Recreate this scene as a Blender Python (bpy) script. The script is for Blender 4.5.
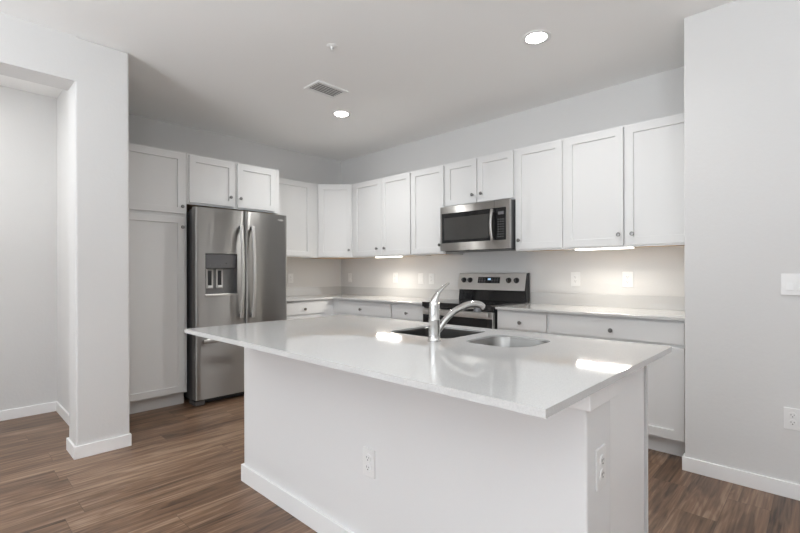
import bpy, bmesh, math, random
from math import pi, cos, sin, radians
from mathutils import Matrix, Vector
random.seed(4)
for o in list(bpy.data.objects): bpy.data.objects.remove(o)
scn = bpy.context.scene
COL = scn.collection

# ------------------------------------------------------------------ camera, light, exposure
cam_data = bpy.data.cameras.new('camera'); cam = bpy.data.objects.new('camera', cam_data); COL.objects.link(cam)
cam_data.sensor_width = 36; cam_data.lens = 442.03 / 800 * 36; cam_data.shift_y = 0.0078
cam_data.clip_start = .02
cam.matrix_world = Matrix.Translation((4.8177, -3.8579, 1.1986)) @ Matrix.Rotation(.7632, 4, 'Z') @ Matrix.Rotation(pi/2, 4, 'X') @ Matrix.Rotation(-.0028, 4, 'Z')
scn.camera = cam
WIN = [(1.9, 4.3), (4.9, 7.3)]      # window openings of the south wall (x ranges)
WZ = (.05, 2.45); SOUTH = -7.6
EAST = 8.4
WORLD = 3.6
# overcast sky above; brighter lower half added to throw light at the ceiling
world = bpy.data.worlds.new('sky'); scn.world = world; world.use_nodes = True
wt = world.node_tree; wn = wt.nodes; wn['Background'].inputs[1].default_value = WORLD
wtc = wn.new('ShaderNodeTexCoord'); wsp = wn.new('ShaderNodeSeparateXYZ'); wt.links.new(wtc.outputs['Generated'], wsp.inputs[0])
wmr = wn.new('ShaderNodeMapRange'); wmr.inputs['From Min'].default_value = -.05; wmr.inputs['From Max'].default_value = .05
wt.links.new(wsp.outputs['Z'], wmr.inputs['Value'])
wmx = wn.new('ShaderNodeMixRGB'); wmx.inputs['Color1'].default_value = (1.46, 1.52, 1.59, 1); wmx.inputs['Color2'].default_value = (.675, .72, .78, 1)
wt.links.new(wmr.outputs['Result'], wmx.inputs['Fac']); wt.links.new(wmx.outputs['Color'], wn['Background'].inputs[0])
def portal(name, loc, rot, sx, sy):
    l = bpy.data.lights.new(name, 'AREA'); l.shape = 'RECTANGLE'; l.size = sx; l.size_y = sy
    l.cycles.is_portal = True
    o = bpy.data.objects.new(name, l); COL.objects.link(o); o.location = loc; o.rotation_euler = rot
for a, b in WIN: portal('window_daylight', ((a+b)/2, SOUTH, sum(WZ)/2), (pi/2, 0, 0), b-a, WZ[1]-WZ[0])
# added unseen fill lamps behind the camera, bounced off the ceiling for ambient light
def add_bounce_fill(x, y, z, watts):
    l = bpy.data.lights.new('ceiling_bounce_fill', 'AREA'); l.shape = 'DISK'; l.size = .45; l.energy = watts; l.color = (.88, .95, 1)
    o = bpy.data.objects.new('ceiling_bounce_fill', l); COL.objects.link(o); o.location = (x, y, z); o.rotation_euler = (pi, 0, 0)
add_bounce_fill(5.9, -4.9, 1.3, 84)
add_bounce_fill(3.0, -5.6, 1.3, 66)
add_bounce_fill(7.4, -2.4, 1.3, 18)
vs = scn.view_settings; vs.view_transform = 'Standard'; vs.look = 'None'; vs.gamma = 1; vs.use_curve_mapping = False
vs.exposure = 0.07
cy = scn.cycles; cy.max_bounces = 14; cy.diffuse_bounces = 8; cy.glossy_bounces = 5; cy.sample_clamp_indirect = 6; cy.caustics_reflective = False; cy.caustics_refractive = False
cy.use_denoising = True

# ------------------------------------------------------------------ materials
def mat(name, col, rough=.5, metal=0., spec=.5, aniso=0., bump=None, emit=None, coat=0.):
    m = bpy.data.materials.new(name); m.use_nodes = True; nt = m.node_tree; b = nt.nodes['Principled BSDF']
    b.inputs['Base Color'].default_value = (*col, 1); b.inputs['Roughness'].default_value = rough
    b.inputs['Metallic'].default_value = metal; b.inputs['Specular IOR Level'].default_value = spec
    b.inputs['Anisotropic'].default_value = aniso; b.inputs['Anisotropic Rotation'].default_value = .25 if aniso else 0; b.inputs['Coat Weight'].default_value = coat
    if emit: b.inputs['Emission Color'].default_value = (*emit[0], 1); b.inputs['Emission Strength'].default_value = emit[1]
    if bump:
        scale, strength, dist = bump
        tc = nt.nodes.new('ShaderNodeTexCoord'); n = nt.nodes.new('ShaderNodeTexNoise'); n.inputs['Scale'].default_value = scale
        n.inputs['Detail'].default_value = 3
        bp = nt.nodes.new('ShaderNodeBump'); bp.inputs['Strength'].default_value = strength; bp.inputs['Distance'].default_value = dist
        nt.links.new(tc.outputs['Object'], n.inputs['Vector']); nt.links.new(n.outputs['Fac'], bp.inputs['Height']); nt.links.new(bp.outputs['Normal'], b.inputs['Normal'])
    return m
M = {}
M['wall'] = mat('wall_paint', (.66, .656, .65), .75, bump=(55, .25, .003))
M['ceiling'] = mat('ceiling_paint', (.90, .897, .888), .85, bump=(70, .2, .002))
M['trim'] = mat('trim_paint', (.86, .86, .86), .4)
M['cab'] = mat('cabinet_paint', (.70, .70, .697), .38)
M['island'] = mat('island_wall_paint', (.745, .745, .745), .6, bump=(60, .15, .002))
M['endpanel'] = mat('end_panel_paint', (.85, .85, .85), .4)
M['maple'] = mat('raw_maple', (.62, .44, .27), .6)
M['plastic'] = mat('white_plastic', (.79, .79, .785), .3)
M['slot'] = mat('dark_slot', (.03, .03, .03), .6)
M['nickel'] = mat('brushed_nickel', (.24, .235, .23), .3, 1.)
M['chrome'] = mat('chrome', (.58, .575, .56), .12, 1.)
M['grey'] = mat('grey_metal', (.16, .16, .165), .45, .6)
M['black'] = mat('black_plastic', (.012, .012, .013), .35)
M['blackglass'] = mat('black_glass', (.008, .008, .009), .05, coat=.3)
M['ovenglass'] = mat('oven_glass', (.01, .01, .011), .06)
M['white_metal'] = mat('white_metal', (.84, .84, .83), .45)
M['lens'] = mat('lit_lens', (1, 1, 1), .5, emit=((1, .97, .92), 60))
M['bar'] = mat('lit_bar', (1, 1, 1), .5, emit=((1, .95, .86), 3))
M['digits'] = mat('display_digits', (.1, .2, .3), .5, emit=((.5, .75, 1), .7))
M['keys'] = mat('printed_keys', (.13, .13, .135), .5)
M['bowl'] = mat('sink_steel', (.27, .266, .258), .28, 1.)

def steel(name, col, rough, horizontal=True):
    m = mat(name, col, rough, 1., aniso=1.); nt = m.node_tree; b = nt.nodes['Principled BSDF']
    # slow unevenness of the sheet along its width: vertical bands in the reflections
    tc = nt.nodes.new('ShaderNodeTexCoord'); mp = nt.nodes.new('ShaderNodeMapping'); mp.inputs['Scale'].default_value = (7, 7, .25)
    n = nt.nodes.new('ShaderNodeTexNoise'); n.inputs['Scale'].default_value = 1; n.inputs['Detail'].default_value = 1
    bp = nt.nodes.new('ShaderNodeBump'); bp.inputs['Strength'].default_value = .6; bp.inputs['Distance'].default_value = .006
    nt.links.new(tc.outputs['Object'], mp.inputs['Vector']); nt.links.new(mp.outputs['Vector'], n.inputs['Vector'])
    nt.links.new(n.outputs['Fac'], bp.inputs['Height']); nt.links.new(bp.outputs['Normal'], b.inputs['Normal'])
    tg = nt.nodes.new('ShaderNodeTangent'); tg.direction_type = 'RADIAL'; tg.axis = 'Z'
    nt.links.new(tg.outputs['Tangent'], b.inputs['Tangent'])
    return m
M['steel'] = steel('stainless_steel', (.345, .338, .327), .30)
M['steel_range'] = mat('range_steel', (.70, .685, .665), .34, 1.)
M['steel_light'] = steel('stainless_trim', (.52, .51, .495), .30)

def quartz():
    m = mat('white_quartz', (.80, .795, .785), .04, spec=.5); nt = m.node_tree; b = nt.nodes['Principled BSDF']
    tc = nt.nodes.new('ShaderNodeTexCoord'); n = nt.nodes.new('ShaderNodeTexNoise'); n.inputs['Scale'].default_value = 260; n.inputs['Detail'].default_value = 2
    cr = nt.nodes.new('ShaderNodeValToRGB'); cr.color_ramp.elements[0].position = .35; cr.color_ramp.elements[0].color = (.53, .529, .525, 1)
    cr.color_ramp.elements[1].position = .6; cr.color_ramp.elements[1].color = (.58, .578, .572, 1)
    nt.links.new(tc.outputs['Object'], n.inputs['Vector']); nt.links.new(n.outputs['Fac'], cr.inputs['Fac']); nt.links.new(cr.outputs['Color'], b.inputs['Base Color'])
    return m
M['quartz'] = quartz()

def planks():
    m = mat('wood_plank_floor', (.2, .13, .1), .36); nt = m.node_tree; b = nt.nodes['Principled BSDF']; N = nt.nodes.new; L = nt.links.new
    def math_(op, a=None, bb=None, va=None, vb=None):
        n = N('ShaderNodeMath'); n.operation = op
        if a is not None: L(a, n.inputs[0])
        elif va is not None: n.inputs[0].default_value = va
        if bb is not None: L(bb, n.inputs[1])
        elif vb is not None: n.inputs[1].default_value = vb
        return n.outputs[0]
    tc = N('ShaderNodeTexCoord'); sp = N('ShaderNodeSeparateXYZ'); L(tc.outputs['Object'], sp.inputs[0])
    W, LEN = .178, 1.22
    xr = math_('DIVIDE', sp.outputs['X'], vb=W); row = math_('FLOOR', xr)
    wn1 = N('ShaderNodeTexWhiteNoise'); wn1.noise_dimensions = '1D'; L(row, wn1.inputs['W'])
    yy = math_('ADD', math_('DIVIDE', sp.outputs['Y'], vb=LEN), math_('MULTIPLY', wn1.outputs['Value'], vb=7.3))
    col = math_('FLOOR', yy)
    cid = N('ShaderNodeCombineXYZ'); L(row, cid.inputs[0]); L(col, cid.inputs[1])
    wn2 = N('ShaderNodeTexWhiteNoise'); wn2.noise_dimensions = '2D'; L(cid.outputs[0], wn2.inputs['Vector'])
    rnd = wn2.outputs['Value']
    # grain coordinates: long along Y, shifted for each plank
    gx = math_('ADD', math_('MULTIPLY', sp.outputs['X'], vb=1.0), math_('MULTIPLY', rnd, vb=37.))
    gv = N('ShaderNodeCombineXYZ'); L(math_('MULTIPLY', gx, vb=9.), gv.inputs[0]); L(math_('MULTIPLY', sp.outputs['Y'], vb=.9), gv.inputs[1]); L(math_('MULTIPLY', rnd, vb=50.), gv.inputs[2])
    n1 = N('ShaderNodeTexNoise'); n1.inputs['Scale'].default_value = 1.; n1.inputs['Detail'].default_value = 4; n1.inputs['Distortion'].default_value = .6; L(gv.outputs[0], n1.inputs['Vector'])
    # cathedral rings: contour lines of the broad noise
    ring = math_('PINGPONG', math_('MULTIPLY', n1.outputs['Fac'], vb=9.), vb=.5)
    gv2 = N('ShaderNodeCombineXYZ'); L(math_('MULTIPLY', gx, vb=85.), gv2.inputs[0]); L(math_('MULTIPLY', sp.outputs['Y'], vb=2.2), gv2.inputs[1]); L(rnd, gv2.inputs[2])
    n2 = N('ShaderNodeTexNoise'); n2.inputs['Scale'].default_value = 1.; n2.inputs['Detail'].default_value = 3; L(gv2.outputs[0], n2.inputs['Vector'])
    f = math_('ADD', math_('MULTIPLY', n1.outputs['Fac'], vb=.55), math_('MULTIPLY', n2.outputs['Fac'], vb=.50))
    f = math_('ADD', f, math_('MULTIPLY', ring, vb=.22)); f = math_('ADD', f, math_('MULTIPLY', math_('SUBTRACT', rnd, vb=.5), vb=.13))
    cr = N('ShaderNodeValToRGB'); L(f, cr.inputs['Fac']); e = cr.color_ramp.elements
    e[0].position = .36; e[0].color = (.036, .0185, .0105, 1); e[1].position = .92; e[1].color = (.43, .312, .222, 1)
    k = e.new(.60); k.color = (.182, .105, .062, 1)
    # thin dark joints
    fx = math_('PINGPONG', xr, vb=.5); fy = math_('PINGPONG', yy, vb=.5)
    jx = math_('LESS_THAN', fx, vb=.006); jy = math_('LESS_THAN', fy, vb=.001)
    j = math_('MAXIMUM', jx, jy)
    mx = N('ShaderNodeMixRGB'); L(math_('MULTIPLY', j, vb=.6), mx.inputs['Fac']); L(cr.outputs['Color'], mx.inputs['Color1']); mx.inputs['Color2'].default_value = (.03, .018, .012, 1)
    L(mx.outputs['Color'], b.inputs['Base Color'])
    bp = N('ShaderNodeBump'); bp.inputs['Strength'].default_value = .12; bp.inputs['Distance'].default_value = .002; L(n2.outputs['Fac'], bp.inputs['Height']); L(bp.outputs['Normal'], b.inputs['Normal'])
    return m
M['floor'] = planks()

# ------------------------------------------------------------------ helpers
def B(): return bmesh.new()
def box(bm, x0, x1, y0, y1, z0, z1):
    r = bmesh.ops.create_cube(bm, size=1)
    bmesh.ops.transform(bm, matrix=Matrix.Translation(((x0+x1)/2, (y0+y1)/2, (z0+z1)/2)) @ Matrix.Diagonal((abs(x1-x0), abs(y1-y0), abs(z1-z0), 1)), verts=r['verts'])
    return r['verts']
AX = {'x': Matrix.Rotation(pi/2, 4, 'Y'), 'y': Matrix.Rotation(pi/2, 4, 'X'), 'z': Matrix.Identity(4)}   # 'y' points to -Y
def lathe(bm, prof, loc=(0, 0, 0), axis='z', n=24, mtx=None):
    """prof: (radius, height) pairs, revolved about the axis"""
    T = Matrix.Translation(loc) @ (mtx if mtx is not None else AX[axis])
    rings = []
    for r, h in prof:
        if r <= 1e-6: rings.append([bm.verts.new(T @ Vector((0, 0, h)))])
        else: rings.append([bm.verts.new(T @ Vector((r*cos(2*pi*i/n), r*sin(2*pi*i/n), h))) for i in range(n)])
    for a, b in zip(rings, rings[1:]):
        for i in range(n):
            j = (i+1) % n
            if len(a) == 1 and len(b) == 1: continue
            if len(a) == 1: bm.faces.new((a[0], b[i], b[j]))
            elif len(b) == 1: bm.faces.new((a[i], a[j], b[0]))
            else: bm.faces.new((a[i], a[j], b[j], b[i]))
    if len(rings[0]) > 1: bm.faces.new(list(reversed(rings[0])))
    if len(rings[-1]) > 1: bm.faces.new(rings[-1])
def tube(bm, pts, rad, n=16, up=Vector((0, 0, 1))):
    """swept tube; rad: list of (half width, half height) or numbers"""
    pts = [Vector(p) for p in pts]; rings = []
    for k, p in enumerate(pts):
        t = (pts[min(k+1, len(pts)-1)] - pts[max(k-1, 0)]).normalized()
        s = t.cross(up)
        if s.length < 1e-4: s = t.cross(Vector((1, 0, 0)))
        s.normalize(); v = s.cross(t).normalized()
        r = rad[k] if isinstance(rad, (list, tuple)) else rad
        a, b = r if isinstance(r, (list, tuple)) else (r, r)
        rings.append([bm.verts.new(p + s*a*cos(2*pi*i/n) + v*b*sin(2*pi*i/n)) for i in range(n)])
    for a, b in zip(rings, rings[1:]):
        for i in range(n): bm.faces.new((a[i], a[(i+1) % n], b[(i+1) % n], b[i]))
    bm.faces.new(list(reversed(rings[0]))); bm.faces.new(rings[-1])
def smoothpath(pts, n):
    """Catmull-Rom through the points"""
    P = [Vector(p) for p in pts]; P = [2*P[0]-P[1]] + P + [2*P[-1]-P[-2]]; out = []
    for i in range(1, len(P)-2):
        for k in range(n):
            t = k/n; a, b, c, d = P[i-1], P[i], P[i+1], P[i+2]
            out.append(.5*((2*b)+(c-a)*t+(2*a-5*b+4*c-d)*t*t+(3*b-a-3*c+d)*t**3))
    out.append(P[-2]); return out
def finish(bm, name, m):
    bmesh.ops.recalc_face_normals(bm, faces=bm.faces)
    me = bpy.data.meshes.new(name); bm.to_mesh(me); bm.free()
    for x in (m if isinstance(m, (list, tuple)) else [m]): me.materials.append(x)
    return me
def put(name, me, parent=None, loc=(0, 0, 0), rotz=0, bev=0, smooth=False):
    o = bpy.data.objects.new(name, me); COL.objects.link(o); o.location = loc; o.rotation_euler = (0, 0, rotz)
    if parent: o.parent = parent
    if bev:
        md = o.modifiers.new('bevel', 'BEVEL'); md.width = bev; md.segments = 2; md.limit_method = 'ANGLE'; md.angle_limit = radians(50)
    if smooth:
        for p in me.polygons: p.use_smooth = True
        me.set_sharp_from_angle(angle=radians(40))
    return o
def obj(name, bm, m, parent=None, loc=(0, 0, 0), rotz=0, bev=0, smooth=False):
    return put(name, finish(bm, name, m), parent, loc, rotz, bev, smooth)
def tag(o, label, cat, group=None):
    o['label'] = label; o['category'] = cat
    if group: o['group'] = group
    return o
def thing(name, label, cat, loc=(0, 0, 0), rotz=0, group=None):
    o = bpy.data.objects.new(name, None); COL.objects.link(o); o.location = loc; o.rotation_euler = (0, 0, rotz); o.empty_display_size = .1
    return tag(o, label, cat, group)
def struct(name, m, *boxes, bev=0):
    bm = B()
    for b in boxes: box(bm, *b)
    o = obj(name, bm, m, bev=bev); o['kind'] = 'structure'; return o

# ------------------------------------------------------------------ the room
H = 2.736
struct('floor', M['floor'], (-.2, EAST+.2, SOUTH-.2, .2, -.1, 0))
struct('ceiling', M['ceiling'], (-.2, EAST+.2, SOUTH-.2, .2, H, H+.1))
struct('wall_north', M['wall'], (-.15, 4.212, 0, .15, 0, H))
struct('wall_west', M['wall'], (-.15, 0, -2.941, 0, 0, H))
struct('wall_right', M['wall'], (4.212, EAST+.1, -.7336, .15, 0, H), bev=.004)
struct('wall_partition', M['wall'], (-.03, 1.11, -3.135, -2.941, 0, H))
struct('wall_column', M['wall'], (1.105, 1.325, -3.243, -2.934, 0, H), bev=.012)
struct('wall_header', M['wall'], (1.105, 1.325, -5.2, -3.231, 2.445, H))
struct('wall_living', M['wall'], (1.105, 1.325, SOUTH, -5.2, 0, H))
struct('wall_hall', M['wall'], (-.18, -.03, -5.4, -2.941, 0, H), (-.03, 1.105, -5.4, -5.2, 0, H))
segs = []; x = 1.1
for a, b in WIN:
    segs.append((x, a, SOUTH-.15, SOUTH, 0, H)); segs += [(a, b, SOUTH-.15, SOUTH, 0, WZ[0]), (a, b, SOUTH-.15, SOUTH, WZ[1], H)]; x = b
segs.append((x, EAST+.1, SOUTH-.15, SOUTH, 0, H))
struct('wall_south', M['wall'], *segs)
struct('wall_east', M['wall'], (EAST, EAST+.15, SOUTH, -.7336, 0, H))
def winframe(name, rng, horizontal):
    a, b = rng; m = (a+b)/2; f = .05; bs = []
    for u0, u1, z0, z1 in ((a, a+f, *WZ), (b-f, b, *WZ), (m-f/2, m+f/2, *WZ), (a, b, WZ[0], WZ[0]+f), (a, b, WZ[1]-f, WZ[1])):
        bs.append((u0, u1, SOUTH-.12, SOUTH-.06, z0, z1) if horizontal else (EAST+.06, EAST+.12, u0, u1, z0, z1))
    struct(name, M['trim'], *bs)
winframe('window_1', WIN[0], True); winframe('window_2', WIN[1], True)
# baseboards
t, hb = .013, .082
def base(name, *bs): struct(name, M['trim'], *bs, bev=.002)
base('baseboard_right', (4.199, EAST, -.7336-t, -.7336, 0, hb), (4.199, 4.212, -.7336, -.64, 0, hb))
base('baseboard_column', (1.325, 1.325+t, -3.243-t, -2.941+t, 0, hb), (1.105, 1.325, -3.243-t, -3.243, 0, hb), (1.105, 1.325, -2.941, -2.941+t, 0, hb))
base('baseboard_hall', (-.03, -.03+t, -5.2, -3.135, 0, hb), (-.03, 1.105, -3.135-t, -3.135, 0, hb), (1.092, 1.105, -3.243-t, -3.135, 0, hb))
base('baseboard_living', (1.325, 1.325+t, SOUTH, -5.2, 0, hb), (1.325+t, EAST, SOUTH, SOUTH+t, 0, hb))

# ------------------------------------------------------------------ cabinets (local: x along the wall, front towards -y, back at y = 0)
def knob_mesh():
    bm = B(); lathe(bm, [(.0075, 0), (.006, .006), (.0055, .012), (.0125, .017), (.0155, .022), (.0155, .025), (.012, .029), (0, .030)], axis='y', n=20)
    return finish(bm, 'knob', M['nickel'])
KNOB = knob_mesh()
def door_mesh(name, x0, x1, z0, z1, yb, m, rail=.057, th=.019, rec=.012):
    """shaker front: frame with a recessed flat panel"""
    bm = B(); yf = yb-th
    def q(a, b, c, d): return [bm.verts.new(v) for v in ((a, d, b), (c, d, b))]
    def ring(i, y): return [bm.verts.new(v) for v in ((x0+i, y, z0+i), (x1-i, y, z0+i), (x1-i, y, z1-i), (x0+i, y, z1-i))]
    e = .0015
    R = [ring(0, yb), ring(0, yf+e), ring(e, yf), ring(rail, yf), ring(rail+.002, yf+rec)]
    bm.faces.new(R[0])
    for a, b in zip(R, R[1:]):
        for i in range(4): bm.faces.new((a[i], a[(i+1) % 4], b[(i+1) % 4], b[i]))
    bm.faces.new(R[-1])
    return finish(bm, name, m)
def slab_mesh(name, x0, x1, z0, z1, yb, m, th=.019):
    bm = B(); box(bm, x0, x1, yb-th, yb, z0, z1); return finish(bm, name, m)
def fronts(root, d, doors=(), drawers=()):
    for x0, x1, z0, z1, kx, kz in doors:
        dr = put('door', door_mesh('door', x0, x1, z0, z1, -d-.001, M['cab']), root)
        if kx is not None: put('knob', KNOB, dr, (kx, -d-.020, kz))
    for x0, x1, z0, z1, kx, kz in drawers:
        dr = put('drawer', slab_mesh('drawer', x0, x1, z0, z1, -d-.001, M['cab']), root, bev=.0015)
        put('knob', KNOB, dr, (kx, -d-.020, kz))
def upper(label, loc, rotz, w, d, h, doors, group):
    r = thing('wall_cabinet', label, 'cabinet', loc, rotz, group)
    bm = B(); e = .012
    box(bm, 0, w, -d, -.0015, e, h); box(bm, 0, w, -d, -d+.019, 0, e); box(bm, 0, .016, -d+.019, 0, 0, e); box(bm, w-.016, w, -d+.019, 0, 0, e)
    obj('body', bm, M['cab'], r)
    bm = B(); box(bm, .016, w-.016, -d+.019, 0, e-.003, e); o = obj('underside', bm, M['maple'], r); o['label'] = 'raw tan wood underside'
    fronts(r, d, doors); return r
def lower(name, label, loc, rotz, w, d, h, doors, drawers, group, cat='cabinet', toe=.075):
    r = thing(name, label, cat, loc, rotz, group)
    bm = B(); box(bm, 0, w, -d, -.0015, .115, h); obj('body', bm, M['cab'], r)
    bm = B(); box(bm, .002, w-.002, -d+toe, -.0015, 0, .115); obj('toe_kick', bm, M['cab'], r)
    fronts(r, d, doors, drawers); return r

UB, UT = 1.386, 2.297; UH = UT-UB; UD = .306; GU = 'white wall cabinets'
dz0, dz1, kz = .014, UH-.014, .094
X1, X2, X3, X4, X5, X6 = .612, 1.600, 2.060, 2.846, 3.287, 4.207
# north wall
upper('white two-door wall cabinet beside the diagonal corner cabinet, over the left backsplash light', (X1, 0, UB), 0, X2-X1, UD, UH,
      [(.045, .5295, dz0, dz1, .462, kz), (.5325, X2-X1-.012, dz0, dz1, .590, kz)], GU)
upper('white single-door wall cabinet just left of the microwave', (X2, 0, UB), 0, X3-X2, UD, UH, [(.012, X3-X2-.012, dz0, dz1, X3-X2-.052, kz)], GU)
SB = 1.850
upper('short white two-door wall cabinet right above the microwave', (X3, 0, SB), 0, X4-X3, UD, UT-SB,
      [(.012, .383, dz0, UT-SB-.014, .345, .090), (.394, X4-X3-.014, dz0, UT-SB-.014, .443, .090)], GU)
upper('white single-door wall cabinet just right of the microwave', (X4, 0, UB), 0, X5-X4, UD, UH, [(.008, X5-X4-.012, dz0, dz1, .045, kz)], GU)
upper('wide white two-door wall cabinet at the right end of the range wall', (X5, 0, UB), 0, X6-X5, UD, UH,
      [(.014, .456, dz0, dz1, .427, kz), (.468, X6-X5-.012, dz0, dz1, .521, kz)], GU)
# diagonal corner wall cabinet (world aligned body, diagonal door)
r = thing('corner_wall_cabinet', 'white diagonal corner wall cabinet with one door, where the two walls meet', 'cabinet', (0, 0, UB), 0, GU)
def prism(bm, poly, z0, z1):
    a = [bm.verts.new((x, y, z0)) for x, y in poly]; b = [bm.verts.new((x, y, z1)) for x, y in poly]; n = len(poly)
    bm.faces.new(a); bm.faces.new(b)
    for i in range(n): bm.faces.new((a[i], a[(i+1) % n], b[(i+1) % n], b[i]))
C1 = .610
bm = B(); prism(bm, [(.001, -.001), (.001, -C1), (UD, -C1), (C1, -UD), (C1, -.001)], .003, UH); obj('body', bm, M['cab'], r)
bm = B(); prism(bm, [(.015, -.015), (.015, -C1+.015), (UD-.015, -C1+.015), (C1-.015, -UD+.015), (C1-.015, -.015)], 0, .003); obj('underside', bm, M['maple'], r)['label'] = 'raw tan wood underside'
dw = math.hypot(C1-UD, C1-UD)
dm = door_mesh('door', .012, dw-.012, dz0, dz1, -.001, M['cab'])
dr = put('door', dm, r, (UD, -C1, 0), pi/4); put('knob', KNOB, dr, (dw-.045, -.020, kz))
# west wall (rotated: local x = world y)
Y1, Y2, Y3 = -1.336, -2.288, -2.939
upper('white single-door wall cabinet between the refrigerator cabinet and the corner cabinet', (0, Y1+.002, UB), pi/2, -.612-Y1-.002, UD, UH,
      [(.03, .615, dz0, dz1, .07, kz)], GU)
upper('short deep white two-door cabinet directly above the refrigerator', (0, Y2+.001, 1.832), pi/2, Y1-Y2-.001, .622, UT-1.832,
      [(.018, .449, .016, UT-1.832-.016, .402, .105), (.478, Y1-Y2-.055, .016, UT-1.832-.016, .503, .105)], GU)
GB = 'white base cabinets'
lower('pantry_cabinet', 'tall white pantry cabinet with upper and lower door, beside the refrigerator', (0, Y3, 0), pi/2, Y2-Y3-.001, .622, UT,
      [(.02, .627, 1.737, UT-.016, .603, 1.800), (.02, .627, .128, 1.706, .603, 1.615)], [], None, toe=.07)
BH = .8903; BD = .600
dzr = (.738, .872)
def basecab(label, loc, rotz, w, doors, drawers): return lower('base_cabinet', label, loc, rotz, w, BD, BH, doors, drawers, GB)
basecab('white base cabinet with one drawer between refrigerator and corner', (0, Y1+.002, 0), pi/2, -Y1-.004, [(.02, .600, .13, .716, .56, .66)], [(.02, .612, *dzr, .316, .795)])
w = X2-.602
basecab('white base cabinet with one wide drawer, nearest the corner on the range wall', (.602, 0, 0), 0, w,
        [(.05, w/2+.015, .13, .716, w/2-.03, .66), (w/2+.018, w-.012, .13, .716, w/2+.06, .66)], [(.05, w-.012, *dzr, .519, .795)])
w = 2.050-X2
basecab('narrow white base cabinet with one drawer just left of the range', (X2+.001, 0, 0), 0, w-.002, [(.012, w-.014, .13, .716, w-.05, .66)], [(.012, w-.014, *dzr, .216, .795)])
XR = 2.834
w = X5-XR
basecab('narrow white base cabinet with one drawer just right of the range', (XR+.001, 0, 0), 0, w-.002, [(.014, w-.012, .13, .716, .05, .66)], [(.014, w-.012, *dzr, .224, .795)])
w = X6-X5
basecab('white base cabinet with one wide drawer against the right wall end', (X5, 0, 0), 0, w,
        [(.012, .452, .13, .716, .41, .66), (.456, w-.02, .13, .716, .49, .66)], [(.012, w-.02, *dzr, .466, .795)])

# ------------------------------------------------------------------ countertops on the base cabinets
CT = .9106; C0 = .8906; CD = .636
def slab(bm, poly, z0, z1): prism(bm, poly, z0, z1)
r = thing('countertop', 'white L-shaped quartz countertop running into the corner, left of the range', 'countertop', (0, 0, C0))
bm = B(); slab(bm, [(.001, -.001), (.001, Y1+.003), (CD, Y1+.003), (CD, -CD), (2.049, -CD), (2.049, -.001)], 0, CT-C0); obj('slab', bm, M['quartz'], r, bev=.002)
bm = B(); box(bm, .0155, 2.049, -.015, -.001, CT-C0, CT-C0+.103); box(bm, .001, .015, Y1+.003, -.001, CT-C0, CT-C0+.103); obj('backsplash', bm, M['quartz'], r, bev=.0015)
r = thing('countertop', 'straight white quartz countertop right of the range', 'countertop', (0, 0, C0))
bm = B(); slab(bm, [(XR+.002, -.001), (XR+.002, -CD), (X6+.003, -CD), (X6+.003, -.001)], 0, CT-C0); obj('slab', bm, M['quartz'], r, bev=.002)
bm = B(); box(bm, XR+.002, X6+.003, -.015, -.001, CT-C0, CT-C0+.103); obj('backsplash', bm, M['quartz'], r, bev=.0015)

# ------------------------------------------------------------------ island
IX0, IX1, IY0, IY1 = 2.428, 4.396, -2.975, -1.898
r = thing('kitchen_island', 'white kitchen island base with panelled back and baseboard under the long counter', 'island', (0, 0, 0))
KX0, KX1, KY0, KY1 = 2.398, 4.352, -2.637, -2.447
bm = B(); box(bm, KX0, KX1, KY0, KY1, 0, C0); obj('back_panel', bm, M['island'], r, bev=.006)
bm = B(); box(bm, KX0-t, KX1+t, KY0-t, KY0, 0, .096); box(bm, KX0-t, KX0, KY0, KY1, 0, .096); box(bm, KX1, KX1+t, KY0, KY1, 0, .096); obj('baseboard', bm, M['trim'], r, bev=.002)
bm = B(); box(bm, 4.301, KX1+.015, KY0-.014, KY1+.02, .823, C0); obj('support_block', bm, M['endpanel'], r, bev=.003)
bm = B(); box(bm, KX0+.02, 3.21, KY1, -1.988, .115, C0); box(bm, 4.06, 4.21, KY1, -1.988, .115, C0); box(bm, 4.21, 4.303, KY1, -2.13, .115, C0); box(bm, 3.21, 4.06, KY1, -1.988, .115, .66); box(bm, 3.21, 4.06, -1.99, -1.988, .66, C0); box(bm, KX0+.04, 4.20, -1.988, -1.957, .16, .85); box(bm, KX0+.022, 4.303, KY1, -2.03, 0, .115); obj('body', bm, M['cab'], r)
bm = B(); box(bm, 4.303, 4.322, KY1, -1.988, 0, C0); obj('end_panel', bm, M['endpanel'], r, bev=.003)
xs = [KX0+.03, 2.81, 3.20, 3.63, 4.06, 4.328]
for a, b in zip(xs, xs[1:]):
    # fronts face +y: build facing -y and turn round
    dr = put('door', door_mesh('door', .006, b-a-.006, .13, .86, 0, M['cab'], rail=.05), r, (b, -1.955, 0), pi)
    put('knob', KNOB, dr, (.04, -.019, .80))

def arc_rect(x0, x1, y0, y1, rs, n=8):
    """rounded rectangle, counter-clockwise from the lower left corner; rs = radii at (x0,y0),(x1,y0),(x1,y1),(x0,y1)"""
    out = []
    for (cx, cy_, a0), rr in zip(((x0, y0, pi), (x1, y0, 1.5*pi), (x1, y1, 0), (x0, y1, .5*pi)), rs):
        px = cx + (rr if cx == x0 else -rr); py = cy_ + (rr if cy_ == y0 else -rr)
        out += [(px + rr*cos(a0+pi/2*k/n), py + rr*sin(a0+pi/2*k/n)) for k in range(n+1)]
    return out
BOWL1 = arc_rect(3.266, 3.640, -2.340, -1.995, (.07, .05, .05, .07))
BOWL2 = arc_rect(3.722, 4.003, -2.352, -2.055, (.07, .11, .07, .07))
top = thing('island_countertop', 'white quartz island countertop with sink cutouts, overhanging on the near side', 'countertop', (0, 0, C0))
bm = B(); th = CT-C0
outer = [(IX0, IY0), (IX1, IY0), (IX1, IY1), (IX0, IY1)]
loops = []
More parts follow.
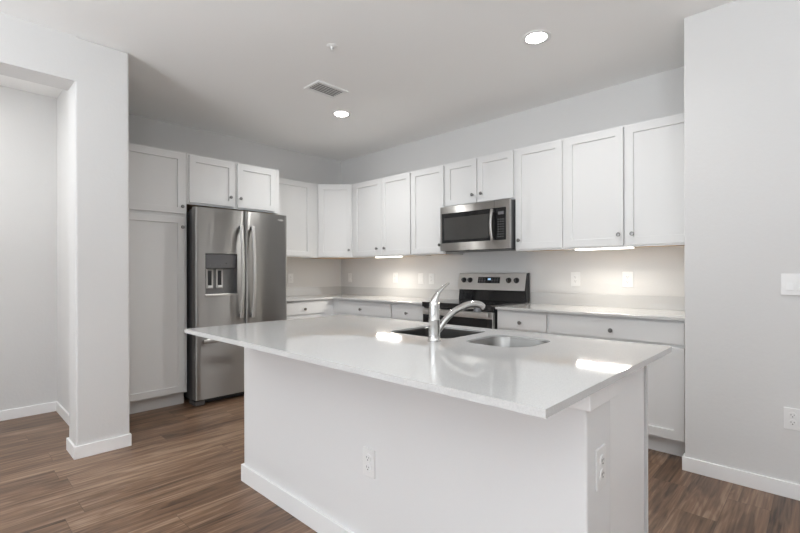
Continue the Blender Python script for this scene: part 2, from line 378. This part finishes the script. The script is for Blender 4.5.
for poly in (outer, BOWL1, BOWL2):
    top_v = [bm.verts.new((x, y, th)) for x, y in poly]; bot_v = [bm.verts.new((x, y, 0)) for x, y in poly]
    te = [bm.edges.new((top_v[i], top_v[(i+1) % len(poly)])) for i in range(len(poly))]
    be = [bm.edges.new((bot_v[i], bot_v[(i+1) % len(poly)])) for i in range(len(poly))]
    for i in range(len(poly)): bm.faces.new((top_v[i], top_v[(i+1) % len(poly)], bot_v[(i+1) % len(poly)], bot_v[i]))
    loops.append((te, be))
bmesh.ops.triangle_fill(bm, use_beauty=True, use_dissolve=False, edges=[e for l in loops for e in l[0]])
bmesh.ops.triangle_fill(bm, use_beauty=True, use_dissolve=False, edges=[e for l in loops for e in l[1]])
o = obj('slab', bm, M['quartz'], top)

# sink: two steel bowls hung under the counter
sink = thing('kitchen_sink', 'stainless double-bowl undermount sink in the island counter behind the faucet', 'sink', (0, 0, C0-.20))
def bowl(poly, depth):
    bm = B(); cx = sum(p[0] for p in poly)/len(poly); cy_ = sum(p[1] for p in poly)/len(poly); zt = .20+.020-.007
    steps = [(.994, zt-.02), (.994, zt), (.984, zt-.002), (.975, zt-depth*.75), (.95, zt-depth*.93), (.86, zt-depth), (.18, zt-depth-.004)]
    rings = [[bm.verts.new((cx+(x-cx)*s if s <= 1.01 else cx+(x-cx)*s, cy_+(y-cy_)*s, z)) for x, y in poly] for s, z in steps]
    n = len(poly)
    for a, b in zip(rings, rings[1:]):
        for i in range(n): bm.faces.new((a[i], a[(i+1) % n], b[(i+1) % n], b[i]))
    bm.faces.new(rings[-1])
    b = obj('bowl', bm, M['bowl'], sink, smooth=True)
    bm = B(); lathe(bm, [(.055, 0), (.055, .004), (.04, .005), (.035, .001), (0, .001)], (cx, cy_, zt-depth-.003)); obj('drain', bm, M['chrome'], b, smooth=True)
bowl(BOWL1, .175); bowl(BOWL2, .165)

# faucet
FX, FY = 3.636, -2.414
r = thing('faucet', 'chrome single-handle pull-out faucet with arched spout on the island counter', 'faucet', (FX, FY, CT))
bm = B(); lathe(bm, [(.029, 0), (.029, .004), (.0255, .008), (.0245, .02), (.0240, .085), (.0250, .088), (.0250, .092), (.0235, .095), (.0228, .145), (.0215, .158), (.017, .168), (.0, .171)], n=32); obj('base', bm, M['chrome'], r, smooth=True)
# lever: crescent blade rising from the collar and sweeping forward over the spout
d = Vector((.46, .89, 0)).normalized()
def fp(a, z): return (d.x*a, d.y*a, z)
bm = B(); pth = smoothpath([fp(0, .146), fp(.001, .163), fp(.006, .181), fp(.019, .204), fp(.040, .225), fp(.066, .243)], 6)
hb = [.0215, .0185, .0135, .0085, .0065, .0045]
n_ = len(pth); rad = []
for k in range(n_):
    u = k/6; i = min(int(u), 4); bb = hb[i]+(hb[i+1]-hb[i])*(u-i); rad.append((.0205-.0115*(k/(n_-1)), bb))
tube(bm, pth, rad, 18, up=Vector((d.y, -d.x, 0)).cross(Vector((0, 0, 1)))*-1 + Vector((0, 0, .01))); obj('lever', bm, M['chrome'], r, smooth=True)
e = Vector((.37, .93, 0)).normalized()
def ep(a, z): return (e.x*a, e.y*a, z)
bm = B(); pth = smoothpath([ep(.004, .028), ep(.020, .048), ep(.054, .088), ep(.095, .119), ep(.136, .137), ep(.176, .144)], 6)
n_ = len(pth); tube(bm, pth, [(.018-.004*min(1, k/10), .016-.002*min(1, k/10)) for k in range(n_)], 18); obj('spout', bm, M['chrome'], r, smooth=True)
bm = B(); pth = smoothpath([ep(.125, .133), ep(.165, .145), ep(.200, .147), ep(.224, .141), ep(.238, .131)], 6)
n_ = len(pth); tube(bm, pth, [.0145+.008*(k/(n_-1)) for k in range(n_)], 18); hd = obj('spray_head', bm, M['chrome'], r, smooth=True)
bm = B(); lathe(bm, [(.0165, 0), (.0175, .006), (.0175, .020), (0, .020)], ep(.218, .114), n=20); obj('nozzle', bm, M['grey'], hd, smooth=True)

# ------------------------------------------------------------------ refrigerator (local: x = world y - FY0 along the front, front = +x world)
RY0, RY1 = -2.270, -1.336
rf = thing('refrigerator', 'stainless french-door refrigerator with ice dispenser, between pantry and counter', 'refrigerator', (0, 0, 0))
bm = B(); box(bm, .03, .690, RY0+.006, RY1-.006, .045, 1.765); obj('case', bm, M['grey'], rf, bev=.004)
bm = B(); box(bm, .10, .70, RY0+.05, RY1-.05, .006, .052); obj('toe_grille', bm, M['black'], rf)
for ya in (RY0+.004, RY1-.094):
    bm = B(); box(bm, .60, .745, ya, ya+.09, 0, .042); obj('foot', bm, M['grey'], rf, bev=.008)
for ya in (RY0+.01, RY1-.10):
    bm = B(); box(bm, .60, .76, ya, ya+.09, 1.765, 1.785); obj('hinge_cover', bm, M['grey'], rf, bev=.006)
def curved_front(name, ya, yb, z0, z1, hole=None, xb=.700, xf=.783, sag=.010, yc=None, half=None):
    """appliance door: gently bowed face, rounded vertical edges, optional rectangular recess"""
    bm = B(); yc = (ya+yb)/2 if yc is None else yc; half = (yb-ya)/2 if half is None else half
    er = .012
    ys = [ya, ya+er*.1, ya+er*.35, ya+er] + [ya+er+(yb-ya-2*er)*k/22 for k in range(1, 22)] + [yb-er, yb-er*.35, yb-er*.1, yb]
    if hole: ys = sorted([y for y in ys if min(abs(y-hole[0]), abs(y-hole[1])) > .006] + [hole[0], hole[1]])
    zs = [z0, z1] if not hole else [z0, hole[2], hole[3], z1]
    def fx(y):
        b_ = xf - sag*((y-yc)/half)**2; dd = min(y-ya, yb-y)
        return b_ - (er-math.sqrt(max(0, er*er-(er-dd)**2)) if dd < er else 0)
    V = [[bm.verts.new((fx(y), y, z)) for z in zs] for y in ys]
    for i in range(len(ys)-1):
        for j in range(len(zs)-1):
            ym = (ys[i]+ys[i+1])/2; zm = (zs[j]+zs[j+1])/2
            if hole and hole[0] < ym < hole[1] and hole[2] < zm < hole[3]: continue
            f = bm.faces.new((V[i][j], V[i+1][j], V[i+1][j+1], V[i][j+1])); f.smooth = True
    # back, top, bottom, sides (own vertices so that they stay flat)
    def flat(vs): bm.faces.new([bm.verts.new(v) for v in vs])
    flat([(xb, ya, z0), (xb, yb, z0), (xb, yb, z1), (xb, ya, z1)])
    for z in (z0, z1): flat([(fx(y), y, z) for y in ys] + [(xb, yb, z), (xb, ya, z)])
    for y in (ya, yb): flat([(fx(y), y, z0), (fx(y), y, z1), (xb, y, z1), (xb, y, z0)])
    return finish_keep(bm, name)
def finish_keep(bm, name):
    bmesh.ops.recalc_face_normals(bm, faces=bm.faces)
    me = bpy.data.meshes.new(name); bm.to_mesh(me); bm.free(); me.materials.append(M['steel']); return me
MID = (RY0+RY1)/2
HOLE = (-2.182, -1.884, 1.003, 1.380)
ld = put('left_door', curved_front('left_door', RY0, MID-.003, .655, 1.797, HOLE, yc=MID, half=(RY1-RY0)/2), rf); ld.name = 'dispenser_door'
rd = put('plain_door', curved_front('plain_door', MID+.003, RY1, .655, 1.797, yc=MID, half=(RY1-RY0)/2), rf)
fd = put('freezer_drawer', curved_front('freezer_drawer', RY0, RY1, .058, .645, yc=MID, half=(RY1-RY0)/2), rf)
# dispenser recess
M['recess'] = mat('dispenser_recess', (.20, .20, .20), .32, .85)
h0, h1, h2, h3 = HOLE
bm = B(); xb = .715
def quad(bm, *vs): bm.faces.new([bm.verts.new(v) for v in vs])
xf = .778
quad(bm, (xb, h0, h2), (xb, h1, h2), (xb, h1, h3), (xb, h0, h3))
quad(bm, (xb, h0, h2), (xf, h0, h2), (xf, h0, h3), (xb, h0, h3)); quad(bm, (xb, h1, h2), (xf, h1, h2), (xf, h1, h3), (xb, h1, h3))
quad(bm, (xb, h0, h2), (xb, h1, h2), (xf, h1, h2), (xf, h0, h2)); quad(bm, (xb, h0, h3), (xb, h1, h3), (xf, h1, h3), (xf, h0, h3))
me = bpy.data.meshes.new('dispenser_recess'); bm.to_mesh(me); bm.free(); me.materials.append(M['recess']); dn = put('dispenser_recess', me, ld)
M['panel'] = mat('dispenser_panel', (.13, .13, .135), .3, .7)
bm = B(); box(bm, xb, xf-.006, h0+.004, h1-.004, h3-.135, h3-.003); o = obj('control_panel', bm, M['panel'], ld, bev=.004)
for k in range(5):
    bm = B(); yk = h0+.045+k*.05; lathe(bm, [(.006, 0), (.006, .002), (0, .002)], (xf-.0065, yk, h3-.108+(.018 if k == 3 else 0)), 'x', 12); obj('button', bm, M['slot'] if k == 3 else M['keys'], o)
for k in range(2):
    ya = h0+.022+k*.092
    bm = B(); box(bm, xb, xb+.020, ya, ya+.066, h2+.055, h2+.235)
    p = obj('paddle_frame', bm, M['steel_light'], ld, bev=.003)
    bm = B(); box(bm, xb+.020, xb+.026, ya+.016, ya+.050, h2+.085, h2+.222); obj('paddle', bm, M['black'], p, bev=.003)
    bm = B(); box(bm, xb+.020, xb+.034, ya+.012, ya+.054, h2+.062, h2+.082); obj('paddle_lip', bm, M['white_metal'], p, bev=.003)
bm = B(); box(bm, xb, xf+.006, h0-.006, h1+.006, h2-.014, h2+.004); obj('drip_tray', bm, M['steel_light'], ld, bev=.004)
# bowed door handles
def bar_handle(parent, y, z0, z1):
    bm = B(); L_ = z1-z0; pts = []; rad = []
    for k in range(25):
        u = k/24; out = .822+.030*sin(pi*u)
        pts.append((out, y, z0+L_*u)); rad.append((.0195-.005*sin(pi*u), .011))
    tube(bm, pts, rad, 14, up=Vector((1, 0, 0)))
    h = obj('handle', bm, M['steel_light'], parent, smooth=True)
    for z in (z0+.022, z1-.022):
        bm = B(); box(bm, .770, .822, y-.011, y+.011, z-.016, z+.016); obj('standoff', bm, M['grey'], h, bev=.003)
bar_handle(ld, MID-.056, .775, 1.655); bar_handle(rd, MID+.062, .770, 1.655)
bm = B(); pts = []
for k in range(25):
    u = k/24; pts.append((.820+.022*sin(pi*u), RY0+.055+(RY1-RY0-.11)*u, .588))
tube(bm, pts, [(.010, .0175)]*25, 14); h = obj('handle', bm, M['steel_light'], fd, smooth=True)
for y in (RY0+.08, RY1-.08):
    bm = B(); box(bm, .766, .820, y-.016, y+.016, .577, .599); obj('standoff', bm, M['grey'], h, bev=.003)
# small oval badge on the plain door
bm = B(); n = 28
yb_, zb_ = -1.415, 1.745; xq = .7765
ri = [[bm.verts.new((xq+x_, yb_+.030*s*cos(2*pi*i/n), zb_+.0085*s*sin(2*pi*i/n))) for i in range(n)] for s, x_ in ((1, -.003), (1, .0012), (.86, .0012), (.86, 0))]
for a, b in zip(ri, ri[1:]):
    for i in range(n): bm.faces.new((a[i], a[(i+1) % n], b[(i+1) % n], b[i]))
box(bm, xq-.003, xq+.0010, yb_-.020, yb_+.020, zb_-.0015, zb_+.0015)
obj('badge', bm, M['white_metal'], rd)

# ------------------------------------------------------------------ microwave
mx0, mx1, mz0, mz1, my = 2.068, 2.8385, 1.408, 1.847, -.400
mw = thing('microwave', 'stainless over-the-range microwave with dark window, hanging under the short cabinet', 'microwave', (0, 0, 0))
bm = B(); box(bm, mx0+.003, mx1-.003, my+.03, -.002, mz0+.006, mz1-.003); obj('case', bm, M['grey'], mw, bev=.003)
bm = B(); box(bm, mx0+.02, mx1-.02, my+.05, -.05, mz0, mz0+.006); obj('vent_grille', bm, M['black'], mw)
M['mwglass'] = mat('microwave_glass', (.012, .012, .013), .07, coat=.3)
wx0, wx1, wz0, wz1, cx1 = mx0+.018, 2.680, 1.488, 1.778, 2.803
bm = B()
for b_ in ((mx0, mx1, my, my+.03, wz1, mz1-.002), (mx0, mx1, my, my+.03, mz0+.004, wz0), (mx0, wx0, my, my+.03, wz0, wz1), (cx1, mx1, my, my+.03, wz0, wz1)): box(bm, *b_)
obj('front_frame', bm, M['steel_light'], mw)
dr = B(); box(dr, wx0, wx1, my+.003, my+.03, wz0, wz1); dr = obj('door', dr, M['mwglass'], mw)
bm = B(); wi = .030
M['mesh'] = mat('window_screen', (.05, .049, .047), .14, coat=.5)
box(bm, wx0+wi, wx1-.055, my+.0015, my+.004, wz0+.028, wz1-.045); obj('window', bm, M['mesh'], dr)
bm = B(); box(bm, wx1+.002, cx1, my+.002, my+.03, wz0, wz1); cp = obj('control_panel', bm, M['blackglass'], mw)
bm = B(); box(bm, 2.722, 2.778, my+.001, my+.003, 1.715, 1.742); obj('display', bm, M['keys'], cp)
bm = B()
for i in range(3):
    for j in range(8): box(bm, 2.716+i*.024, 2.732+i*.024, my+.0012, my+.003, 1.515+j*.022, 1.524+j*.022)
o = obj('keypad', bm, mat('key_print', (.07, .07, .072), .5), cp); o['kind'] = 'stuff'
bm = B(); pts = []; rad = []
for k in range(21):
    u = k/20; pts.append((2.672, my-.024-.024*sin(pi*u), 1.486+.282*u)); rad.append((.0135, .007))
tube(bm, pts, rad, 14, up=Vector((0, -1, 0))); h = obj('handle', bm, M['steel_light'], dr, smooth=True)
for z in (1.50, 1.754):
    bm = B(); box(bm, 2.662, 2.682, my-.024, my+.003, z-.012, z+.012); obj('standoff', bm, M['grey'], h)
bm = B(); box(bm, 2.683, 2.686, my-.0006, my+.01, wz1, mz1-.002); obj('seam', bm, M['grey'], mw)

# ------------------------------------------------------------------ range
rx0, rx1 = 2.0535, 2.8305
rg = thing('range', 'stainless electric range with black glass cooktop and knobs on the backguard', 'range', (0, 0, 0))
bm = B(); box(bm, rx0+.003, rx1-.003, -.625, -.02, .10, .905); obj('body', bm, M['black'], rg)
for xx in (rx0+.04, rx1-.04):
    for yy in (-.56, -.08):
        bm = B(); lathe(bm, [(.018, 0), (.018, .01), (.012, .012), (.012, .10)], (xx, yy, 0), n=14); obj('leg', bm, M['black'], rg)
bm = B(); box(bm, rx0, rx1, -.655, -.085, .905, .922); box(bm, rx0, rx1, -.668, -.640, .876, .922); ck = obj('cooktop', bm, M['blackglass'], rg, bev=.005)
M['burner'] = mat('burner_ring', (.09, .09, .092), .25)
for bx, by, br in ((2.25, -.47, .105), (2.63, -.47, .085), (2.25, -.21, .075), (2.63, -.21, .09)):
    bm = B(); n = 40; q0 = [bm.verts.new((bx+br*cos(2*pi*i/n), by+br*sin(2*pi*i/n), .9224)) for i in range(n)]; q1 = [bm.verts.new((bx+(br-.004)*cos(2*pi*i/n), by+(br-.004)*sin(2*pi*i/n), .9224)) for i in range(n)]
    for i in range(n): bm.faces.new((q0[i], q0[(i+1) % n], q1[(i+1) % n], q1[i]))
    obj('burner', bm, M['burner'], ck)
bm = B(); box(bm, rx0+.004, rx1-.004, -.642, -.625, .865, .905); obj('vent_trim', bm, M['black'], rg)
od = B(); box(od, rx0+.004, rx1-.004, -.660, -.626, .235, .862); od = obj('oven_door', od, M['steel_range'], rg, bev=.004)
bm = B(); box(bm, rx0+.008, rx1-.008, -.6625, -.655, .30, .806); obj('oven_window', bm, M['ovenglass'], od, bev=.002)
bm = B(); box(bm, rx0+.03, rx1-.03, -.694, -.682, .818, .858); h = obj('handle', bm, M['steel_range'], od, bev=.004)
for xx in (rx0+.06, rx1-.06):
    bm = B(); box(bm, xx-.010, xx+.010, -.683, -.658, .826, .846); obj('standoff', bm, M['grey'], h)
bm = B(); box(bm, rx0+.004, rx1-.004, -.655, -.626, .105, .225); obj('storage_drawer', bm, M['steel_range'], rg, bev=.004)
# backguard: black lower glass, tilted stainless console
bm = B(); v = [(-.085, .922), (-.070, 1.040), (-.022, 1.040), (-.022, .905), (-.085, .905)]
a_ = [bm.verts.new((rx0+.006, y, z)) for y, z in v]; b2 = [bm.verts.new((rx1-.006, y, z)) for y, z in v]
bm.faces.new(a_); bm.faces.new(b2)
for i in range(5): bm.faces.new((a_[i], a_[(i+1) % 5], b2[(i+1) % 5], b2[i]))
obj('backguard', bm, M['blackglass'], rg)
bm = B(); v = [(-.098, 1.026), (-.060, 1.188), (-.050, 1.194), (-.022, 1.194), (-.022, 1.035), (-.085, 1.026)]
a_ = [bm.verts.new((rx0-.002, y, z)) for y, z in v]; b2 = [bm.verts.new((rx1-.012, y, z)) for y, z in v]
bm.faces.new(a_); bm.faces.new(b2)
for i in range(6): bm.faces.new((a_[i], a_[(i+1) % 6], b2[(i+1) % 6], b2[i]))
cs = obj('console', bm, M['steel_range'], rg)
bm = B(); v = [(-.095, 1.028), (-.058, 1.19), (-.022, 1.195), (-.022, .925), (-.080, .925)]
a_ = [bm.verts.new((rx1-.012, y, z)) for y, z in v]; b2 = [bm.verts.new((rx1+.001, y, z)) for y, z in v]
bm.faces.new(a_); bm.faces.new(b2)
for i in range(5): bm.faces.new((a_[i], a_[(i+1) % 5], b2[(i+1) % 5], b2[i]))
obj('end_cap', bm, M['black'], rg)
tl = math.atan2(.038, .162)                       # console tilt
def on_console(x, s): return Vector((x, -.098+s*sin(tl), 1.026+s*cos(tl)))
nrm = Matrix.Rotation(pi/2-tl, 4, 'X')            # local z -> outwards
def cpatch(name, x0, x1, s0, s1, off, m, parent):
    bm = B(); vs = box(bm, x0, x1, s0, s1, -.002, off)
    bmesh.ops.transform(bm, matrix=Matrix.Translation(on_console(0, 0)) @ nrm, verts=vs); return obj(name, bm, m, parent)
L0 = rx0; s_c = .098
dp = cpatch('display', L0+.240, L0+.492, s_c-.030, s_c+.032, .0015, M['blackglass'], cs)
cpatch('clock', L0+.355, L0+.388, s_c+.002, s_c+.020, .0022, M['digits'], dp)
bm = B()
for i in range(8):
    if 3 <= i <= 4: continue
    for j in range(3):
        vs = box(bm, L0+.252+i*.029, L0+.270+i*.029, s_c-.022+j*.016, s_c-.016+j*.016, 0, .002)
bmesh.ops.transform(bm, matrix=Matrix.Translation(on_console(0, 0)) @ nrm, verts=bm.verts); o = obj('key_marks', bm, M['keys'], dp); o['kind'] = 'stuff'
for kx in (.070, .146, .590, .672):
    p = on_console(L0+kx, s_c)
    bm = B(); lathe(bm, [(.027, 0), (.027, .004), (.0215, .006), (.019, .026), (.016, .029), (0, .029)], p, mtx=nrm, n=22); kb = obj('knob', bm, M['black'], cs, smooth=True)
    bm = B(); vs = box(bm, -.003, .003, -.016, .016, .026, .0335); bmesh.ops.transform(bm, matrix=Matrix.Translation(p) @ nrm @ Matrix.Rotation(.25, 4, 'Z'), verts=vs); obj('knob_grip', bm, M['grey'], kb)

# ------------------------------------------------------------------ wall plates (local: front towards -y)
def plate(name, label, cat, loc, rotz, w, h, gangs, kind, group):
    r = thing(name, label, cat, loc, rotz, group)
    bm = B(); box(bm, -w/2, w/2, -.006, 0, -h/2, h/2); obj('cover_plate', bm, M['plastic'], r, bev=.003)
    for g in range(gangs):
        gx = (g-(gangs-1)/2)*.046
        if kind == 'duplex':
            for s in (-1, 1):
                z = s*.0195; bm = B(); lathe(bm, [(.0168, 0), (.0168, .0022), (.0158, .003), (0, .003)], (gx, -.006, z), 'y', 22); f = obj('receptacle', bm, M['plastic'], r)
                bm = B(); box(bm, gx-.0075, gx-.0055, -.0096, -.0088, z-.001, z+.007); box(bm, gx+.0052, gx+.0072, -.0096, -.0088, z, z+.006); lathe(bm, [(.0026, 0), (.0026, .0006), (0, .0006)], (gx, -.009, z-.007), 'y', 10); obj('slots', bm, M['slot'], f)
        elif kind == 'decora':
            bm = B(); box(bm, gx-.0165, gx+.0165, -.0085, -.006, -.0335, .0335); f = obj('receptacle', bm, M['plastic'], r, bev=.001)
            bm = B()
            for s in (-1, 1):
                z = s*.018; box(bm, gx-.0075, gx-.0055, -.0092, -.0084, z-.001, z+.007); box(bm, gx+.0052, gx+.0072, -.0092, -.0084, z, z+.006); lathe(bm, [(.0026, 0), (.0026, .0006), (0, .0006)], (gx, -.0085, z-.007), 'y', 10)
            obj('slots', bm, M['slot'], f)
        else:
            bm = B(); box(bm, gx-.0175, gx+.0175, -.0070, -.006, -.035, .035); f = obj('rocker_frame', bm, M['plastic'], r)
            bm = B(); v = [(-.007, -.032), (-.0125, -.030), (-.0075, .012), (-.0075, .032), (-.0065, .032), (-.0065, -.032)]
            a_ = [bm.verts.new((gx-.015, y, z)) for y, z in v]; b2 = [bm.verts.new((gx+.015, y, z)) for y, z in v]; bm.faces.new(a_); bm.faces.new(b2)
            for i in range(6): bm.faces.new((a_[i], a_[(i+1) % 6], b2[(i+1) % 6], b2[i]))
            obj('rocker', bm, M['plastic'], f)
    return r
GO = 'white wall outlets'
plate('wall_outlet', 'white duplex outlet low on the right wall above the baseboard', 'outlet', (4.701, -.7336, .420), 0, .072, .115, 1, 'duplex', GO)
plate('light_switch', 'white two-rocker light switch plate on the right wall', 'light switch', (4.713, -.7336, 1.131), 0, .117, .115, 2, 'rocker', None)
plate('wall_outlet', 'white duplex outlet on the long white back of the island', 'outlet', (3.473, KY0, .422), 0, .072, .116, 1, 'duplex', GO)
plate('wall_outlet', 'white duplex outlet on the grey end of the island under the counter edge', 'outlet', (KX1, -2.541, .638), pi/2, .074, .117, 1, 'duplex', GO)
ZP = 1.138
plate('wall_outlet', 'white outlet on the right backsplash wall, nearer the range', 'outlet', (3.254, 0, ZP), 0, .082, .125, 1, 'decora', GO)
plate('wall_outlet', 'white outlet on the right backsplash wall, nearer the right wall end', 'outlet', (3.678, 0, ZP), 0, .082, .125, 1, 'duplex', GO)
plate('wall_outlet', 'white outlet under the left backsplash light, second from the corner', 'outlet', (1.052, 0, ZP), 0, .078, .122, 1, 'duplex', GO)
plate('light_switch', 'white rocker switch on the range wall, left one of the pair beside the range', 'light switch', (1.462, 0, ZP-.008), 0, .078, .122, 1, 'rocker', None)
plate('wall_outlet', 'white outlet plate on the range wall, right one of the pair beside the range', 'outlet', (1.622, 0, ZP-.008), 0, .078, .122, 1, 'decora', GO)
plate('light_switch', 'narrow white switch plate on the range wall right beside the corner', 'light switch', (.193, 0, ZP-.006), 0, .070, .118, 1, 'rocker', None)
plate('wall_outlet', 'white outlet on the short backsplash wall right beside the refrigerator', 'outlet', (0, -.806, ZP-.008), pi/2, .076, .118, 1, 'decora', GO)

# ------------------------------------------------------------------ lamps, vent, sprinkler
def downlight(label, x, y, watts):
    r = thing('recessed_downlight', label, 'ceiling light', (x, y, H), 0, 'recessed ceiling lights')
    bm = B(); n = 40
    pr = [(.094, 0), (.094, -.003), (.088, -.006), (.067, -.005), (.064, -.001)]
    rings = [[bm.verts.new((rr*cos(2*pi*i/n), rr*sin(2*pi*i/n), z)) for i in range(n)] for rr, z in pr]
    for a, b in zip(rings, rings[1:]):
        for i in range(n): bm.faces.new((a[i], a[(i+1) % n], b[(i+1) % n], b[i]))
    obj('trim_ring', bm, M['white_metal'], r, smooth=True)
    bm = B(); lathe(bm, [(.064, 0), (.064, -.003), (0, -.004)], n=40); obj('lens', bm, M['lens'], r)
    l = bpy.data.lights.new('ceiling_area_lamp', 'AREA'); l.shape = 'DISK'; l.size = .14; l.energy = watts; l.color = (.985, .985, .97); l.spread = radians(140)
    o = bpy.data.objects.new('ceiling_area_lamp', l); COL.objects.link(o); o.location = (0, 0, -.008); o.parent = r
downlight('lit round recessed ceiling light above the island, the larger and nearer one', 3.466, -1.147, 5.5)
downlight('lit round recessed ceiling light near the ceiling vent, the smaller farther one', 1.460, -1.160, 12.0)
def undercab(label, x0, x1, y0, y1, watts):
    r = thing('under_cabinet_light', label, 'light', ((x0+x1)/2, (y0+y1)/2, UB+.009), 0, 'under cabinet light bars'); w, d_ = (x1-x0)/2, (y1-y0)/2
    bm = B(); box(bm, -w, w, -d_, d_, -.008, 0); obj('housing', bm, M['white_metal'], r)
    bm = B(); box(bm, -w+.004, w-.004, -d_+.003, d_-.003, -.019, -.008); obj('diffuser', bm, M['bar'], r)
    l = bpy.data.lights.new('bar_lamp', 'AREA'); l.shape = 'RECTANGLE'; l.size = 2*w-.02; l.size_y = 2*d_-.03; l.energy = watts; l.color = (1, .93, .82)
    o = bpy.data.objects.new('bar_lamp', l); COL.objects.link(o); o.location = (0, -.004, -.034); o.rotation_euler = (radians(-27), 0, 0); o.parent = r
undercab('lit light bar under the two-door wall cabinet next to the corner cabinet', .99, 1.38, -.285, -.215, 5.0)
undercab('lit light bar under the wide right wall cabinet', 3.36, 3.79, -.285, -.215, 4.0)
# added fill lamps without fixtures, out of view: near side of island, hall
def fill_lamp(x, y, watts):
    l = bpy.data.lights.new('ceiling_area_lamp', 'AREA'); l.shape = 'DISK'; l.size = .14; l.energy = watts; l.color = (.985, .985, .97)
    o = bpy.data.objects.new('ceiling_area_lamp', l); COL.objects.link(o); o.location = (x, y, H-.01)
fill_lamp(3.466, -3.55, 6); fill_lamp(.5, -4.3, 16)
r = thing('ceiling_vent', 'white rectangular ceiling air vent with slats beside the farther recessed light', 'vent', (1.815, -1.605, H))
w, d_ = .105, .155
bm = B(); f = .026
fr = [[bm.verts.new((sx*(w-i), sy*(d_-i), z)) for sx, sy in ((-1, -1), (1, -1), (1, 1), (-1, 1))] for i, z in ((0, 0), (0, -.003), (.004, -.008), (f, -.008), (f, -.001))]
for p, q in zip(fr, fr[1:]):
    for i in range(4): bm.faces.new((p[i], p[(i+1) % 4], q[(i+1) % 4], q[i]))
obj('frame', bm, M['white_metal'], r)
bm = B(); box(bm, -w+f, w-f, -d_+f, d_-f, -.0012, -.0004); obj('duct_opening', bm, M['grey'], r)
for k in range(6):
    xx = -.066+k*.0264
    bm = B(); vs = box(bm, -.0085, .0085, -d_+f+.001, d_-f-.001, -.0006, .0006); bmesh.ops.transform(bm, matrix=Matrix.Translation((xx, 0, -.0062)) @ Matrix.Rotation(radians(10), 4, 'Y'), verts=vs); obj('slat', bm, M['white_metal'], r)
r = thing('fire_sprinkler', 'small white round fire sprinkler on the ceiling above the vent', 'sprinkler', (2.418, -2.010, H))
bm = B(); lathe(bm, [(.033, 0), (.033, -.003), (.024, -.006), (.012, -.007), (.010, -.016), (0, -.016)], n=28); obj('escutcheon', bm, M['white_metal'], r, smooth=True)
bm = B(); lathe(bm, [(.006, -.016), (.006, -.030), (.016, -.031), (.016, -.033), (0, -.033)], n=20); obj('deflector', bm, M['white_metal'], r)
bm = B(); box(bm, -.012, -.009, -.002, .002, -.031, -.014); box(bm, .009, .012, -.002, .002, -.031, -.014); obj('frame_arms', bm, M['grey'], r)
